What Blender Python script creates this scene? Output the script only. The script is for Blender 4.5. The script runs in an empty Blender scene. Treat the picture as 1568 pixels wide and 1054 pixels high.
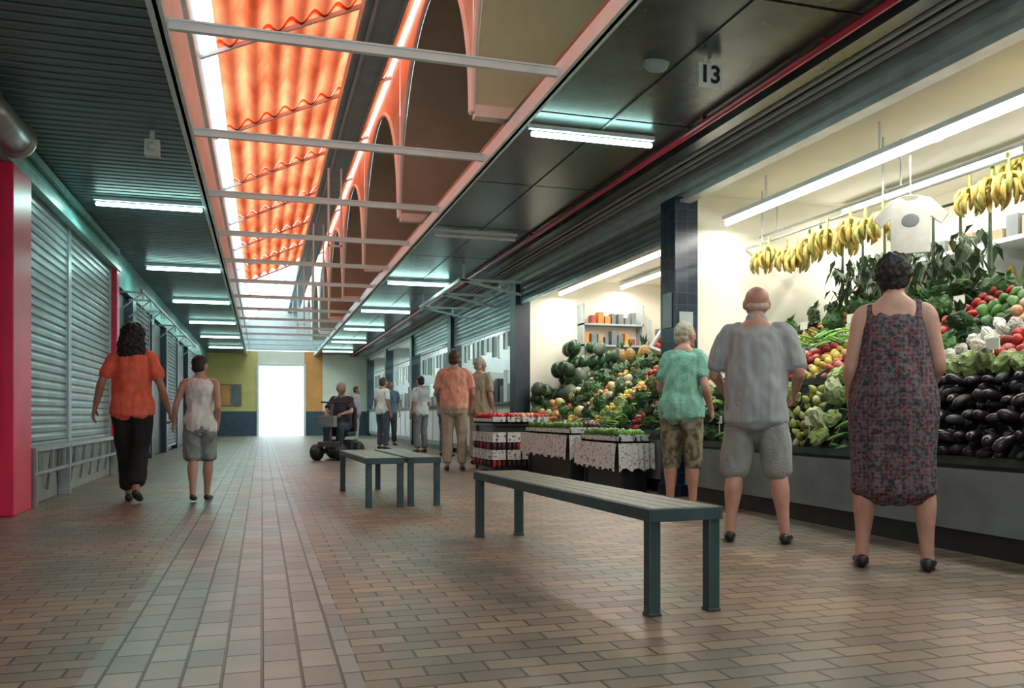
import bpy, math, random
import numpy as np
from mathutils import Vector, Matrix, Euler, noise
random.seed(7)
S=bpy.context.scene
# ------------------------------------------------------------------ materials
def _nt(name):
    m=bpy.data.materials.new(name); m.use_nodes=True
    nt=m.node_tree; b=nt.nodes['Principled BSDF']; return m,nt,b
def mat(name,col,rough=.55,metal=0,var=.18,scale=6,bump=0,bscale=40,emit=0,stretch=(1,1,1),spec=None):
    m,nt,b=_nt(name); N=nt.nodes; L=nt.links
    tc=N.new('ShaderNodeTexCoord'); mp=N.new('ShaderNodeMapping'); mp.inputs['Scale'].default_value=stretch
    L.new(tc.outputs['Object'],mp.inputs['Vector'])
    nz=N.new('ShaderNodeTexNoise'); nz.inputs['Scale'].default_value=scale; nz.inputs['Detail'].default_value=4
    L.new(mp.outputs[0],nz.inputs['Vector'])
    r=N.new('ShaderNodeValToRGB'); r.color_ramp.elements[0].position=.3; r.color_ramp.elements[1].position=.7
    r.color_ramp.elements[0].color=[max(0,c*(1-var)) for c in col]+[1]
    r.color_ramp.elements[1].color=[min(1,c*(1+var)) for c in col]+[1]
    L.new(nz.outputs[0],r.inputs[0]); L.new(r.outputs[0],b.inputs['Base Color'])
    b.inputs['Roughness'].default_value=rough; b.inputs['Metallic'].default_value=metal
    if spec is not None: b.inputs['Specular IOR Level'].default_value=spec
    if bump:
        n2=N.new('ShaderNodeTexNoise'); n2.inputs['Scale'].default_value=bscale; L.new(mp.outputs[0],n2.inputs['Vector'])
        bp=N.new('ShaderNodeBump'); bp.inputs['Strength'].default_value=bump; bp.inputs['Distance'].default_value=.02
        L.new(n2.outputs[0],bp.inputs['Height']); L.new(bp.outputs[0],b.inputs['Normal'])
    if emit:
        L.new(r.outputs[0],b.inputs['Emission Color']); b.inputs['Emission Strength'].default_value=emit
    return m
def mix2(name,c1,c2,kind='wave',scale=10,rough=.7,lo=.45,hi=.55,dirn='X',c3=None,dist=0,thr=.93):
    m,nt,b=_nt(name); N=nt.nodes; L=nt.links
    tc=N.new('ShaderNodeTexCoord')
    r=N.new('ShaderNodeValToRGB'); r.color_ramp.elements[0].position=lo; r.color_ramp.elements[1].position=hi
    r.color_ramp.elements[0].color=list(c1)+[1]; r.color_ramp.elements[1].color=list(c2)+[1]
    if kind=='wave':
        t=N.new('ShaderNodeTexWave'); t.bands_direction=dirn; t.inputs['Scale'].default_value=scale; t.inputs['Distortion'].default_value=dist
        L.new(tc.outputs['Object'],t.inputs['Vector']); L.new(t.outputs['Fac'],r.inputs[0])
    elif kind=='noise':
        t=N.new('ShaderNodeTexNoise'); t.inputs['Scale'].default_value=scale; t.inputs['Detail'].default_value=3
        L.new(tc.outputs['Object'],t.inputs['Vector']); L.new(t.outputs[0],r.inputs[0])
    out=r.outputs[0]
    if c3:
        ws=[]
        for d in 'XZ':
            t=N.new('ShaderNodeTexWave'); t.bands_direction=d; t.inputs['Scale'].default_value=scale*.32
            t.inputs['Distortion'].default_value=2.0
            L.new(tc.outputs['Object'],t.inputs['Vector']); g=N.new('ShaderNodeMath'); g.operation='GREATER_THAN'; g.inputs[1].default_value=thr
            L.new(t.outputs['Fac'],g.inputs[0]); ws.append(g)
        mx=N.new('ShaderNodeMath'); mx.operation='MAXIMUM'; L.new(ws[0].outputs[0],mx.inputs[0]); L.new(ws[1].outputs[0],mx.inputs[1])
        m2=N.new('ShaderNodeMath'); m2.operation='MULTIPLY'; L.new(mx.outputs[0],m2.inputs[0])
        nz=N.new('ShaderNodeTexNoise'); nz.inputs['Scale'].default_value=40; L.new(tc.outputs['Object'],nz.inputs['Vector'])
        mr=N.new('ShaderNodeMapRange'); mr.inputs[1].default_value=.4; mr.inputs[2].default_value=.62; mr.inputs[4].default_value=.75
        L.new(nz.outputs[0],mr.inputs[0]); L.new(mr.outputs[0],m2.inputs[1])
        mm=N.new('ShaderNodeMix'); mm.data_type='RGBA'; L.new(m2.outputs[0],mm.inputs[0]); L.new(out,mm.inputs[6]); mm.inputs[7].default_value=list(c3)+[1]
        out=mm.outputs[2]
    L.new(out,b.inputs['Base Color']); b.inputs['Roughness'].default_value=rough
    return m
def emis(name,col,s):
    m,nt,b=_nt(name); b.inputs['Base Color'].default_value=list(col)+[1]
    b.inputs['Emission Color'].default_value=list(col)+[1]; b.inputs['Emission Strength'].default_value=s
    return m
# ------------------------------------------------------------------ mesh builder
class MB:
    def __init__(s): s.v=[]; s.f=[]; s.m=[]; s.n=0
    def add(s,V,F,mi=0):
        o=s.n; s.v.append(np.asarray(V,float).reshape(-1,3)); s.n+=len(s.v[-1])
        s.f.extend([tuple(i+o for i in f) for f in F]); s.m.extend(mi if isinstance(mi,list) else [mi]*len(F))
    def box(s,x0,x1,y0,y1,z0,z1,mi=0):
        V=[(x,y,z) for x in(x0,x1) for y in(y0,y1) for z in(z0,z1)]
        s.add(V,[(0,1,3,2),(4,6,7,5),(0,4,5,1),(2,3,7,6),(0,2,6,4),(1,5,7,3)],mi)
    def beam(s,p,q,w,h,mi=0):
        p=np.array(p,float);q=np.array(q,float);t=q-p;t/=np.linalg.norm(t)
        up=np.array((0,0,1.)) if abs(t[2])<.9 else np.array((0,1.,0))
        a=np.cross(t,up);a/=np.linalg.norm(a);b=np.cross(a,t)
        V=[e+a*i*w/2+b*j*h/2 for e in(p,q) for i in(-1,1) for j in(-1,1)]
        s.add(V,[(0,1,3,2),(4,6,7,5),(0,4,5,1),(2,3,7,6),(0,2,6,4),(1,5,7,3)],mi)
    def ext(s,prof,y0,y1,mi=0,closed=False):
        n=len(prof); V=[(x,y0,z) for x,z in prof]+[(x,y1,z) for x,z in prof]
        F=[(i,(i+1)%n,(i+1)%n+n,i+n) for i in range(n if closed else n-1)]
        if closed: F+= [tuple(range(n)),tuple(range(2*n-1,n-1,-1))]
        s.add(V,F,mi)
    def tube(s,pts,rad,side=(1,0,0),seg=14,mi=0,sub=4):
        P=np.array(pts,float); R=np.array([(r,r) if np.isscalar(r) else r for r in rad],float)
        n=len(P)
        def cr(A,i,t):
            a=A[max(i-1,0)];b=A[i];c=A[i+1];d=A[min(i+2,n-1)]
            return .5*((2*b)+(-a+c)*t+(2*a-5*b+4*c-d)*t*t+(-a+3*b-3*c+d)*t**3)
        Q=[];W=[]
        for i in range(n-1):
            for k in range(sub):
                Q.append(cr(P,i,k/sub));W.append(cr(R,i,k/sub))
        Q.append(P[-1]);W.append(R[-1]);Q=np.array(Q);W=np.maximum(np.array(W),.0008)
        T=np.gradient(Q,axis=0);T/=np.linalg.norm(T,axis=1)[:,None]+1e-9
        r0=min(W[0]);r1=min(W[-1])
        Q=np.vstack([Q[0]-T[0]*r0*.45,Q[0]-T[0]*r0*.3,Q,Q[-1]+T[-1]*r1*.3,Q[-1]+T[-1]*r1*.45])
        W=np.vstack([W[0]*.4,W[0]*.75,W,W[-1]*.75,W[-1]*.4]);T=np.vstack([T[0],T[0],T,T[-1],T[-1]])
        sd=np.array(side,float);V=[]
        for q,w,t in zip(Q,W,T):
            a=sd-t*sd.dot(t)
            if np.linalg.norm(a)<.15: a=np.array((0,1.,.3))-t*np.array((0,1.,.3)).dot(t)
            a/=np.linalg.norm(a);b=np.cross(t,a)
            for k in range(seg):
                th=2*math.pi*k/seg; V.append(q+a*w[0]*math.cos(th)+b*w[1]*math.sin(th))
        m=len(Q);F=[]
        for i in range(m-1):
            for k in range(seg):
                k2=(k+1)%seg;F.append((i*seg+k,i*seg+k2,(i+1)*seg+k2,(i+1)*seg+k))
        F.append(tuple(range(seg-1,-1,-1)));F.append(tuple(range((m-1)*seg,m*seg)))
        s.add(V,F,mi)
    def ell(s,c,r,mi=0,T=None,rot=None):
        V,F=T or SPH; V=V*np.array(r)
        if rot is not None: V=V@np.array(rot).T
        s.add(V+np.array(c),F,mi)
def sphere_t(seg,rings,fn=None):
    V=[(0,0,1)];F=[]
    for i in range(1,rings):
        ph=math.pi*i/rings
        for k in range(seg):
            th=2*math.pi*k/seg;V.append((math.sin(ph)*math.cos(th),math.sin(ph)*math.sin(th),math.cos(ph)))
    V.append((0,0,-1))
    for k in range(seg): F.append((0,1+k,1+(k+1)%seg))
    for i in range(rings-2):
        for k in range(seg):
            a=1+i*seg+k;b=1+i*seg+(k+1)%seg;F.append((a,a+seg,b+seg,b))
    l=len(V)-1
    for k in range(seg): F.append((l,l-seg+(k+1)%seg,l-seg+k))
    V=np.array(V,float)
    if fn: V=np.array([fn(*v) for v in V])
    return V,F
SPH=sphere_t(20,14)
LOW=sphere_t(10,7)
APPLE=sphere_t(12,9,lambda x,y,z:(x*(1+.08*z),y*(1+.08*z),z*.9-.35*max(0,z-.75)*2))
PEP=sphere_t(10,8,lambda x,y,z:(x*(.8+.25*z)*(1+.12*math.cos(3*math.atan2(y,x))),y*(.8+.25*z)*(1+.12*math.cos(3*math.atan2(y,x))),z*1.25))
EGG=sphere_t(10,9,lambda x,y,z:(x*(.75-.3*z)+.15*z*z,y*(.75-.3*z),z*2.0))
CUC=sphere_t(8,8,lambda x,y,z:(x*.5+.3*z*z,y*.5,z*2.6))
def lettuce(seed):
    r=random.Random(seed)
    return sphere_t(16,10,lambda x,y,z:tuple(c*(.75+.45*r.random()) for c in(x,y,z*.7)))
LETS=[lettuce(i) for i in range(4)]
def fin(o,smooth):
    if smooth:
        o.data.polygons.foreach_set('use_smooth',[True]*len(o.data.polygons))
def empty(name,loc=(0,0,0),rz=0):
    e=bpy.data.objects.new(name,None);S.collection.objects.link(e);e.location=loc;e.rotation_euler=(0,0,rz);e.empty_display_size=.1;return e
def obj(name,mb,mats,parent=None,smooth=False,bevel=0,loc=None):
    me=bpy.data.meshes.new(name)
    me.from_pydata(np.vstack(mb.v).tolist(),[],mb.f)
    if not isinstance(mats,(list,tuple)): mats=[mats]
    for m in mats: me.materials.append(m)
    me.polygons.foreach_set('material_index',mb.m)
    import bmesh
    bm=bmesh.new();bm.from_mesh(me);bmesh.ops.recalc_face_normals(bm,faces=bm.faces);bm.to_mesh(me);bm.free()
    o=bpy.data.objects.new(name,me);S.collection.objects.link(o)
    if parent: o.parent=parent
    if loc: o.location=loc
    fin(o,smooth)
    if bevel:
        b=o.modifiers.new('b','BEVEL');b.width=bevel;b.segments=2;b.limit_method='ANGLE'
    return o
def remesh(o,vox,it=4,amp=0,freq=(8,8,8),seed=0):
    m=o.modifiers.new('r','REMESH');m.mode='VOXEL';m.voxel_size=vox
    s=o.modifiers.new('s','SMOOTH');s.iterations=it;s.factor=.5
    bpy.context.view_layer.update();dg=bpy.context.evaluated_depsgraph_get()
    me=bpy.data.meshes.new_from_object(o.evaluated_get(dg));mats=[x for x in o.data.materials]
    o.modifiers.clear();o.data=me
    if len(me.materials)==0:
        for x in mats: me.materials.append(x)
    if amp:
        nr=[v.normal.copy() for v in me.vertices]
        for v,n in zip(me.vertices,nr):
            q=Vector((v.co.x*freq[0],v.co.y*freq[1],v.co.z*freq[2]+seed))
            v.co+=n*(noise.noise(q)+.5*noise.noise(q*2.1))*amp
    fin(o,True);return o
# ------------------------------------------------------------------ basic materials
M={}
M['darkmetal']=mat('ceiling_metal',(.065,.088,.09),.27,.25,.35,2.5)
M['slat']=mat('ceiling_slat',(.11,.16,.165),.4,.2,.2,2)
M['white']=mat('white_paint',(.75,.79,.78),.4,0,.08,4)
M['whitebar']=mat('white_bar_paint',(.72,.92,.95),.35,0,.05,4)
M['steel']=mat('galvanised_steel',(.42,.45,.46),.35,.7,.15,8)
M['lsteel']=mat('shutter_box_aluminium',(.52,.56,.56),.4,.15,.15,5)
M['shutter']=mat('shutter_metal',(.27,.33,.34),.36,.35,.2,3)
M['teal']=mat('teal_paint',(.12,.32,.30),.45,.1,.2,3)
M['navy']=mat('navy_paint',(.02,.035,.05),.4,0,.3,5)
M['black']=mat('black_plastic',(.015,.016,.018),.45,0,.3,6)
M['red']=mat('red_paint',(.85,.012,.08),.35,0,.12,3)
M['cream']=mat('cream_plaster',(.85,.81,.68),.7,0,.05,2,.1,60)
M['creamceil']=mat('cream_ceiling',(.86,.84,.73),.6,0,.05,2)
M['grey']=mat('grey_panel',(.16,.18,.185),.5,.1,.2,4)
M['lgrey']=mat('light_grey_wall',(.36,.41,.41),.6,0,.12,3)
M['tube']=emis('fluorescent_glow',(.58,1,.90),11)
M['tubew']=emis('fluorescent_warm_glow',(1,.98,.92),6)
M['vault']=mat('vault_render',(.38,.34,.26),.8,0,.12,1.5,.2,20)
M['vault2']=mat('vault_render_olive',(.56,.66,.44),.8,0,.10,1.5,.2,20)
M['rim']=mat('arch_rim_plaster',(.88,.86,.82),.6,0,.06,3)
M['spandrel']=mat('spandrel_plaster',(.82,.60,.47),.7,0,.15,3)
M['beamgrey']=mat('beam_grey_paint',(.28,.37,.39),.5,.1,.15,4)
M['wood']=mat('crate_wood',(.30,.21,.12),.65,0,.3,8,stretch=(1,8,1))
M['yellow']=mat('yellow_wall_paint',(.70,.56,.20),.6,0,.12,2)
M['orange']=mat('orange_wall_paint',(.80,.34,.10),.6,0,.12,2)
M['skin']=mat('skin',(.47,.27,.20),.5,0,.1,14)
M['skin2']=mat('skin_tanned',(.36,.19,.13),.5,0,.1,14)
M['skin3']=mat('skin_pink',(.48,.255,.195),.5,0,.14,14)
M['eye']=mat('eye_white',(.8,.8,.78),.3,0,.02)
M['iris']=mat('iris_brown',(.05,.025,.015),.2,0,.1)
M['lip']=mat('lips',(.40,.12,.10),.5,0,.1)
def tile_mat(name,c1,c2,mo,w,h):
    m,nt,b=_nt(name);N=nt.nodes;L=nt.links
    tc=N.new('ShaderNodeTexCoord');sp=N.new('ShaderNodeSeparateXYZ');L.new(tc.outputs['Object'],sp.inputs[0])
    ad=N.new('ShaderNodeMath');ad.operation='ADD';L.new(sp.outputs[0],ad.inputs[0]);L.new(sp.outputs[1],ad.inputs[1])
    cb=N.new('ShaderNodeCombineXYZ');L.new(ad.outputs[0],cb.inputs[0]);L.new(sp.outputs[2],cb.inputs[1])
    t=N.new('ShaderNodeTexBrick');t.offset=0;t.inputs['Scale'].default_value=1;t.inputs['Brick Width'].default_value=w;t.inputs['Row Height'].default_value=h
    t.inputs['Mortar Size'].default_value=.004;t.inputs['Color1'].default_value=list(c1)+[1];t.inputs['Color2'].default_value=list(c2)+[1];t.inputs['Mortar'].default_value=list(mo)+[1]
    L.new(cb.outputs[0],t.inputs['Vector']);L.new(t.outputs[0],b.inputs['Base Color']);b.inputs['Roughness'].default_value=.25
    return m
M['coltile']=tile_mat('dark_blue_tile',(.010,.020,.042),(.024,.042,.075),(.05,.065,.08),.12,.12)
def floor_mat():
    m,nt,b=_nt('brick_paving');N=nt.nodes;L=nt.links
    tc=N.new('ShaderNodeTexCoord');sp=N.new('ShaderNodeSeparateXYZ');L.new(tc.outputs['Object'],sp.inputs[0])
    cb=N.new('ShaderNodeCombineXYZ');L.new(sp.outputs[1],cb.inputs[0]);L.new(sp.outputs[0],cb.inputs[1])
    def brick(vec,c1,c2,mo,w,h,off):
        t=N.new('ShaderNodeTexBrick');t.offset=off;t.inputs['Scale'].default_value=1
        t.inputs['Brick Width'].default_value=w;t.inputs['Row Height'].default_value=h;t.inputs['Mortar Size'].default_value=.006
        t.inputs['Mortar Smooth'].default_value=.4;t.inputs['Bias'].default_value=-.1
        t.inputs['Color1'].default_value=list(c1)+[1];t.inputs['Color2'].default_value=list(c2)+[1];t.inputs['Mortar'].default_value=list(mo)+[1]
        L.new(vec,t.inputs['Vector']);return t
    A=brick(tc.outputs['Object'],(.31,.225,.165),(.165,.125,.10),(.05,.042,.036),.20,.10,.5)
    C=brick(cb.outputs[0],(.32,.315,.29),(.20,.20,.19),(.065,.062,.056),.20,.12,.5)
    # ragged boundary of the grey strip follows whole pavers
    cmp=N.new('ShaderNodeMath');cmp.operation='COMPARE';L.new(sp.outputs[0],cmp.inputs[0]);cmp.inputs[1].default_value=-.12;cmp.inputs[2].default_value=.42
    nz=N.new('ShaderNodeTexNoise');nz.inputs['Scale'].default_value=.7;nz.inputs['Detail'].default_value=8;nz.inputs['Roughness'].default_value=.65;L.new(tc.outputs['Object'],nz.inputs['Vector'])
    rr=N.new('ShaderNodeValToRGB');rr.color_ramp.elements[0].position=.38;rr.color_ramp.elements[1].position=.62
    rr.color_ramp.elements[0].color=(.60,.72,.76,1);rr.color_ramp.elements[1].color=(1.2,1.02,.92,1)
    L.new(nz.outputs[0],rr.inputs[0])
    mx=N.new('ShaderNodeMix');mx.data_type='RGBA';L.new(cmp.outputs[0],mx.inputs[0]);L.new(A.outputs[0],mx.inputs[6]);L.new(C.outputs[0],mx.inputs[7])
    mu=N.new('ShaderNodeMix');mu.data_type='RGBA';mu.blend_type='MULTIPLY';mu.inputs[0].default_value=1
    L.new(mx.outputs[2],mu.inputs[6]);L.new(rr.outputs[0],mu.inputs[7]);L.new(mu.outputs[2],b.inputs['Base Color'])
    fx=N.new('ShaderNodeMix');fx.data_type='FLOAT';L.new(cmp.outputs[0],fx.inputs[0]);L.new(A.outputs['Fac'],fx.inputs[2]);L.new(C.outputs['Fac'],fx.inputs[3])
    bp=N.new('ShaderNodeBump');bp.invert=True;bp.inputs['Strength'].default_value=.6;bp.inputs['Distance'].default_value=.008
    L.new(fx.outputs[0],bp.inputs['Height']);L.new(bp.outputs[0],b.inputs['Normal'])
    rm=N.new('ShaderNodeMapRange');rm.inputs[3].default_value=.26;rm.inputs[4].default_value=.55;L.new(nz.outputs[0],rm.inputs[0]);L.new(rm.outputs[0],b.inputs['Roughness'])
    return m
M['floor']=floor_mat()
def roof_mat(name,c1,c2,bands=False):
    m=bpy.data.materials.new(name);m.use_nodes=True;nt=m.node_tree;N=nt.nodes;L=nt.links
    N.remove(N['Principled BSDF']);out=N['Material Output']
    tc=N.new('ShaderNodeTexCoord');nz=N.new('ShaderNodeTexNoise');nz.inputs['Scale'].default_value=1.3;nz.inputs['Detail'].default_value=7
    mp=N.new('ShaderNodeMapping');mp.inputs['Scale'].default_value=(2,.7,1)
    L.new(tc.outputs['Object'],mp.inputs[0]);L.new(mp.outputs[0],nz.inputs['Vector'])
    r=N.new('ShaderNodeValToRGB');r.color_ramp.elements[0].position=.35;r.color_ramp.elements[1].position=.68
    r.color_ramp.elements[0].color=list(c1)+[1];r.color_ramp.elements[1].color=list(c2)+[1];L.new(nz.outputs[0],r.inputs[0])
    col=r.outputs[0]
    if bands:  # shading of the corrugation painted into the colour, darkest in the valleys
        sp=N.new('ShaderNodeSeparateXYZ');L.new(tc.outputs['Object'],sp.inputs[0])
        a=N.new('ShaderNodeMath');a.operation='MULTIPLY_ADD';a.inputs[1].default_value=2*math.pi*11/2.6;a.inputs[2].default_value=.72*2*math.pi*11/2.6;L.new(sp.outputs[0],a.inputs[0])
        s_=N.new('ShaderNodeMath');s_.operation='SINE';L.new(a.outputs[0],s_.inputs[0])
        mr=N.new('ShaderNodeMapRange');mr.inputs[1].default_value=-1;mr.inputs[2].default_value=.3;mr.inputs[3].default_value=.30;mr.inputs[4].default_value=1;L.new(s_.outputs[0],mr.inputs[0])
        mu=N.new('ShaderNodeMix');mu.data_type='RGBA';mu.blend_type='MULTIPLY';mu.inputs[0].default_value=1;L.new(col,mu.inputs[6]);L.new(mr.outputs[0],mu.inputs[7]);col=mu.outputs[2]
    t=N.new('ShaderNodeBsdfTranslucent');d=N.new('ShaderNodeBsdfDiffuse');L.new(col,t.inputs[0]);L.new(col,d.inputs[0])
    mx=N.new('ShaderNodeMixShader');mx.inputs[0].default_value=.2;L.new(t.outputs[0],mx.inputs[1]);L.new(d.outputs[0],mx.inputs[2]);L.new(mx.outputs[0],out.inputs[0])
    return m
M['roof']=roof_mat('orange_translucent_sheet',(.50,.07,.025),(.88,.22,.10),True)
M['roofw']=roof_mat('clear_translucent_sheet',(.66,.80,.84),(.86,.97,1))

YE=34; YB=-4
# ------------------------------------------------------------------ floor / shell
mb=MB();mb.box(-2.3,6.8,YB,YE+.2,-.1,0);obj('floor',mb,M['floor'])
mb=MB();mb.box(-30,30,YE+.2,70,-.12,-.02);obj('ground_outside',mb,mat('concrete_outside',(.7,.69,.67),.8))
mb=MB();mb.box(-2.35,-1.5,YB-.15,YB,0,3.3);mb.box(1.5,6.8,YB-.15,YB,0,3.3);mb.box(-1.5,1.5,YB-.15,YB,2.6,3.3);obj('wall_back',mb,M['lgrey'])
mb=MB()
mb.box(-2.35,-2.12,YB,YE,0,3.3,1)
mb.box(-2.12,-2.0,YB,13.1,2.86,3.2,0)
mb.box(-2.12,-2.0,13.1,YE,2.7,3.2,0)
mb.box(-2.12,-2.02,YB,13.0,0,.50,1)
for y in (14.6,17,19.5,22,25,28,31): mb.box(-2.12,-1.98,y,y+.35,0,2.7,2)
obj('wall_left',mb,[M['teal'],M['lgrey'],M['navy']])
mb=MB();mb.ext([(-2.0,2.86),(-1.93,2.86),(-1.93,2.92),(-1.97,2.94),(-1.97,3.02),(-2,3.02)],YB,13.1,0,True);mb.box(-1.99,-1.95,YB,13.1,3.1,3.18);obj('trim_left_header',mb,mat('teal_trim',(.22,.50,.47),.4,.1))
def shutter(name,x,y0,y1,z0,z1,sgn,m,pitch=.085):
    mb=MB();pr=[];z=z0
    while z<z1-.001:
        pr+=[(x,z),(x+sgn*.016,z+pitch*.15),(x+sgn*.018,z+pitch*.6),(x+sgn*.0,z+pitch*.92)];z+=pitch
    pr.append((x,z1));mb.ext(pr,y0,y1)
    mb.box(x-.02,x+.02,y0,y1,z0-.05,z0,1)
    for y in(y0,y1): mb.box(x-.03,x+.035*1,y-.03,y+.03,z0-.04,z1,1)
    return obj(name,mb,[m,M['steel']])
shutter('roller_shutter',-2.05,8.28,10.15,.56,2.86,1,M['shutter'])
shutter('roller_shutter',-2.05,10.22,12.8,.56,2.86,1,M['shutter'])
shutter('roller_shutter',-2.05,3.0,7.5,.56,2.86,1,M['shutter'])
for i,(a,b) in enumerate([(14.95,17),(19.85,22),(25.35,28)]): shutter('roller_shutter',-2.04,a+.05,b-.05,.15,2.7,1,M['grey'])
mb=MB()
for a,b in [(13.1,14.6),(17.35,19.5),(22.35,25),(28.35,31)]: mb.box(-2.115,-2.08,a,b,0.02,2.68)
obj('shopfront_panels',mb,M['black'])
mb=MB();mb.box(-2.11,-1.92,7.62,8.18,0,2.86);obj('column_red',mb,M['red'],bevel=.01)
mb=MB();mb.box(-2.11,-1.95,12.86,13.08,0,2.86);obj('column_red',mb,M['red'],bevel=.01)
mb=MB();mb.box(-2.0,-1.9,8.25,12.8,.49,.53)
for k in range(9):
    y=8.45+k*.52
    mb.beam((-1.93,y,.49),(-2.0,y+.12,.1),.025,.025);mb.beam((-1.93,y,.49),(-1.93,y,.3),.025,.025)
mb.box(-1.94,-1.91,8.25,12.8,.28,.31);mb.box(-2.01,-1.9,9.6,9.66,0,.5);mb.box(-2.01,-1.9,8.27,8.31,0,.5);mb.box(-2.01,-1.9,12.7,12.76,0,.5)
obj('folding_counter',mb,M['steel'])
mb=MB();mb.tube([(-1.85,6.7,2.98),(-1.85,7.4,2.98)],[.13,.13],side=(1,0,0),sub=2,seg=20);mb.tube([(-1.85,7.38,2.98),(-1.85,7.42,2.98)],[.15,.15],side=(1,0,0),sub=1,seg=20);mb.beam((-1.85,7.0,3.08),(-1.85,7.0,3.2),.03,.03)
obj('ventilation_duct',mb,M['steel'],smooth=True)
mb=MB()
for y in(13.4,14.3,15.8,18.2,20.6,23.4):
    mb.beam((-2.0,y,2.62),(-1.68,y,2.62),.03,.03);mb.beam((-2.0,y,2.35),(-1.68,y,2.62),.02,.02);mb.beam((-1.68,y,2.62),(-1.68,y,2.5),.02,.02)
mb.tube([(-1.68,13.2,2.63),(-1.68,24,2.63)],[.02,.02],sub=1,seg=8)
obj('wall_bracket_rail',mb,M['steel'])
# ceilings
mb=MB()
def wavy(x0,x1,y0,y1,z,p=.13,a=.024):
    V=[];F=[];y=y0;ys=[]
    while y<y1:
        ys+=[(y,0),(y+p*.62,0),(y+p*.66,a),(y+p*.96,a)];y+=p
    for yy,dz in ys: V+=[(x0,yy,z+dz),(x1,yy,z+dz)]
    for i in range(len(ys)-1): F.append((2*i,2*i+1,2*i+3,2*i+2))
    mb.add(V,F)
wavy(-2.15,-.58,YB,YE,3.2);mb.box(-2.3,-.6,YB,YE,3.24,3.34)
obj('ceiling_left',mb,M['slat'])
mb=MB();
y=YB
while y<YE:
    mb.box(2.0,4.12,y,min(y+2.02,YE),3.2,3.3);y+=2.05
mb.box(2.0,4.12,YB,YE,3.24,3.34)
for x in (2.7,): mb.box(x,x+.02,YB,YE,3.19,3.2)
mb.box(3.5,3.62,YB,YE,3.12,3.2)
obj('ceiling_right',mb,M['darkmetal'])
mb=MB()
for x in(-.57,1.99):
    mb.box(x-.025,x+.025,YB,YE,3.14,3.26)
    mb.box(x-.06 if x<0 else x,x if x<0 else x+.05,YB,YE,3.14,3.16)
mb.box(-.47,-.44,YB,YE,3.3,3.34)
obj('trim_opening_frame',mb,M['whitebar'])
mb=MB()
for k in range(-4,15):
    y=5.5+2.03*k
    if y>YE-.3: break
    mb.box(-.56,1.99,y-.02,y+.02,3.17,3.22);mb.box(-.56,1.99,y-.03,y+.03,3.22,3.232)
    if k>3 and k%2==0: mb.box(1.0,1.03,y,y+.03,3.2,4.75);mb.box(1.2,1.23,y,y+.03,3.2,4.75);mb.box(1.0,1.23,y,y+.03,3.5,3.53)
obj('ceiling_cross_bars',mb,M['whitebar'])
mb=MB();mb.box(-.75,-.6,YB,YE,3.345,4.5);obj('wall_atrium_left',mb,M['white'])
mb=MB();mb.box(-.75,1.7,YB-.1,YB,3.345,5.9);obj('wall_atrium_back',mb,M['white'])
mb=MB();mb.box(-.75,4.6,YE,YE+.1,3.345,5.9);obj('wall_atrium_front',mb,M['white'])
def roof(name,y0,y1,far):
    mb=MB();V=[];F=[];mi=[];q=12;n=11*q;
    for yy,dz in((y0,0),(y1,.03)):
        for i in range(n+1):
            t=i/n;x=-.72+t*2.6;z=4.42+t*1.2+.05*math.sin(t*11*2*math.pi)+dz
            V.append((x,yy,z))
    for i in range(n):
        F.append((i,i+1,i+n+2,i+n+1));t=i/n;mi.append(1 if (far or t<.10 or t>.92) else 0)  # clear strip on the right edge is added to let white light in
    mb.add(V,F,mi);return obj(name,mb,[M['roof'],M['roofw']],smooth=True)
y=YB-.05;
while y<YE:
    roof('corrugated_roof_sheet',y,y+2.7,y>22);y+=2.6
mb=MB();
for y in np.arange(YB,YE,2.6): mb.beam((-.6,y+.03,4.44),(1.72,y+.03,5.5),.04,.04)
obj('roof_purlins',mb,M['rim'])
mb=MB();mb.box(.98,1.34,YB,YE,4.86,4.9);mb.box(1.13,1.17,YB,YE,4.9,5.1);mb.box(1.0,1.3,YB,YE,5.1,5.13);mb.box(.96,.99,YB,YE,4.82,4.98);mb.box(1.33,1.36,YB,YE,4.82,4.98);mb.tube([(1.08,YB,4.83),(1.08,YE,4.83)],[.03,.03],sub=1,seg=8)
obj('roof_steel_beam',mb,M['beamgrey'])
zs=3.42;R=1.97
for k,y0 in enumerate(range(-1,YE-1,4)):
    yc=y0+2
    V=[];F=[];n=32;mbv=MB()
    for i in range(n+1):
        th=math.pi*i/n;yy=yc-R*math.cos(th);zz=zs+(R-.05)*math.sin(th)
        V+=[(1.76,yy,zz),(4.48,yy,zz)]
    for i in range(n): F.append((2*i,2*i+1,2*i+3,2*i+2))
    mbv.add(V,F)
    mbv.box(1.74,4.48,yc+R-.05,yc+2.03,3.36,3.46,1)
    obj('barrel_vault',mbv,[M['vault2'] if yc<7 else M['vault'],M['rim']],smooth=False)
    mbs=MB();V=[];F=[]
    for i in range(n+1):
        th=math.pi*i/n;yy=yc-R*math.cos(th);zz=zs+(R-.05)*math.sin(th)
        yt=yc-2*math.cos(th)
        V+=[(1.74,yy,zz),(1.74,yc-2 if i==0 else (yc+2 if i==n else yt),5.62)]
    for i in range(n): F.append((2*i,2*i+1,2*i+3,2*i+2))
    mbs.add(V,F,0)
    pts=[(1.73,yc-R*math.cos(math.pi*i/16),zs+(R-.05)*math.sin(math.pi*i/16)) for i in range(17)]
    mbs.tube(pts,[.028]*17,side=(1,0,0),seg=8,mi=1,sub=2)
    obj('arch_spandrel',mbs,[M['spandrel'],M['rim']],smooth=False)
mb=MB();mb.box(4.5,4.6,YB,YE,3.35,5.6);obj('wall_vault_end',mb,M['vault2'])
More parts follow.
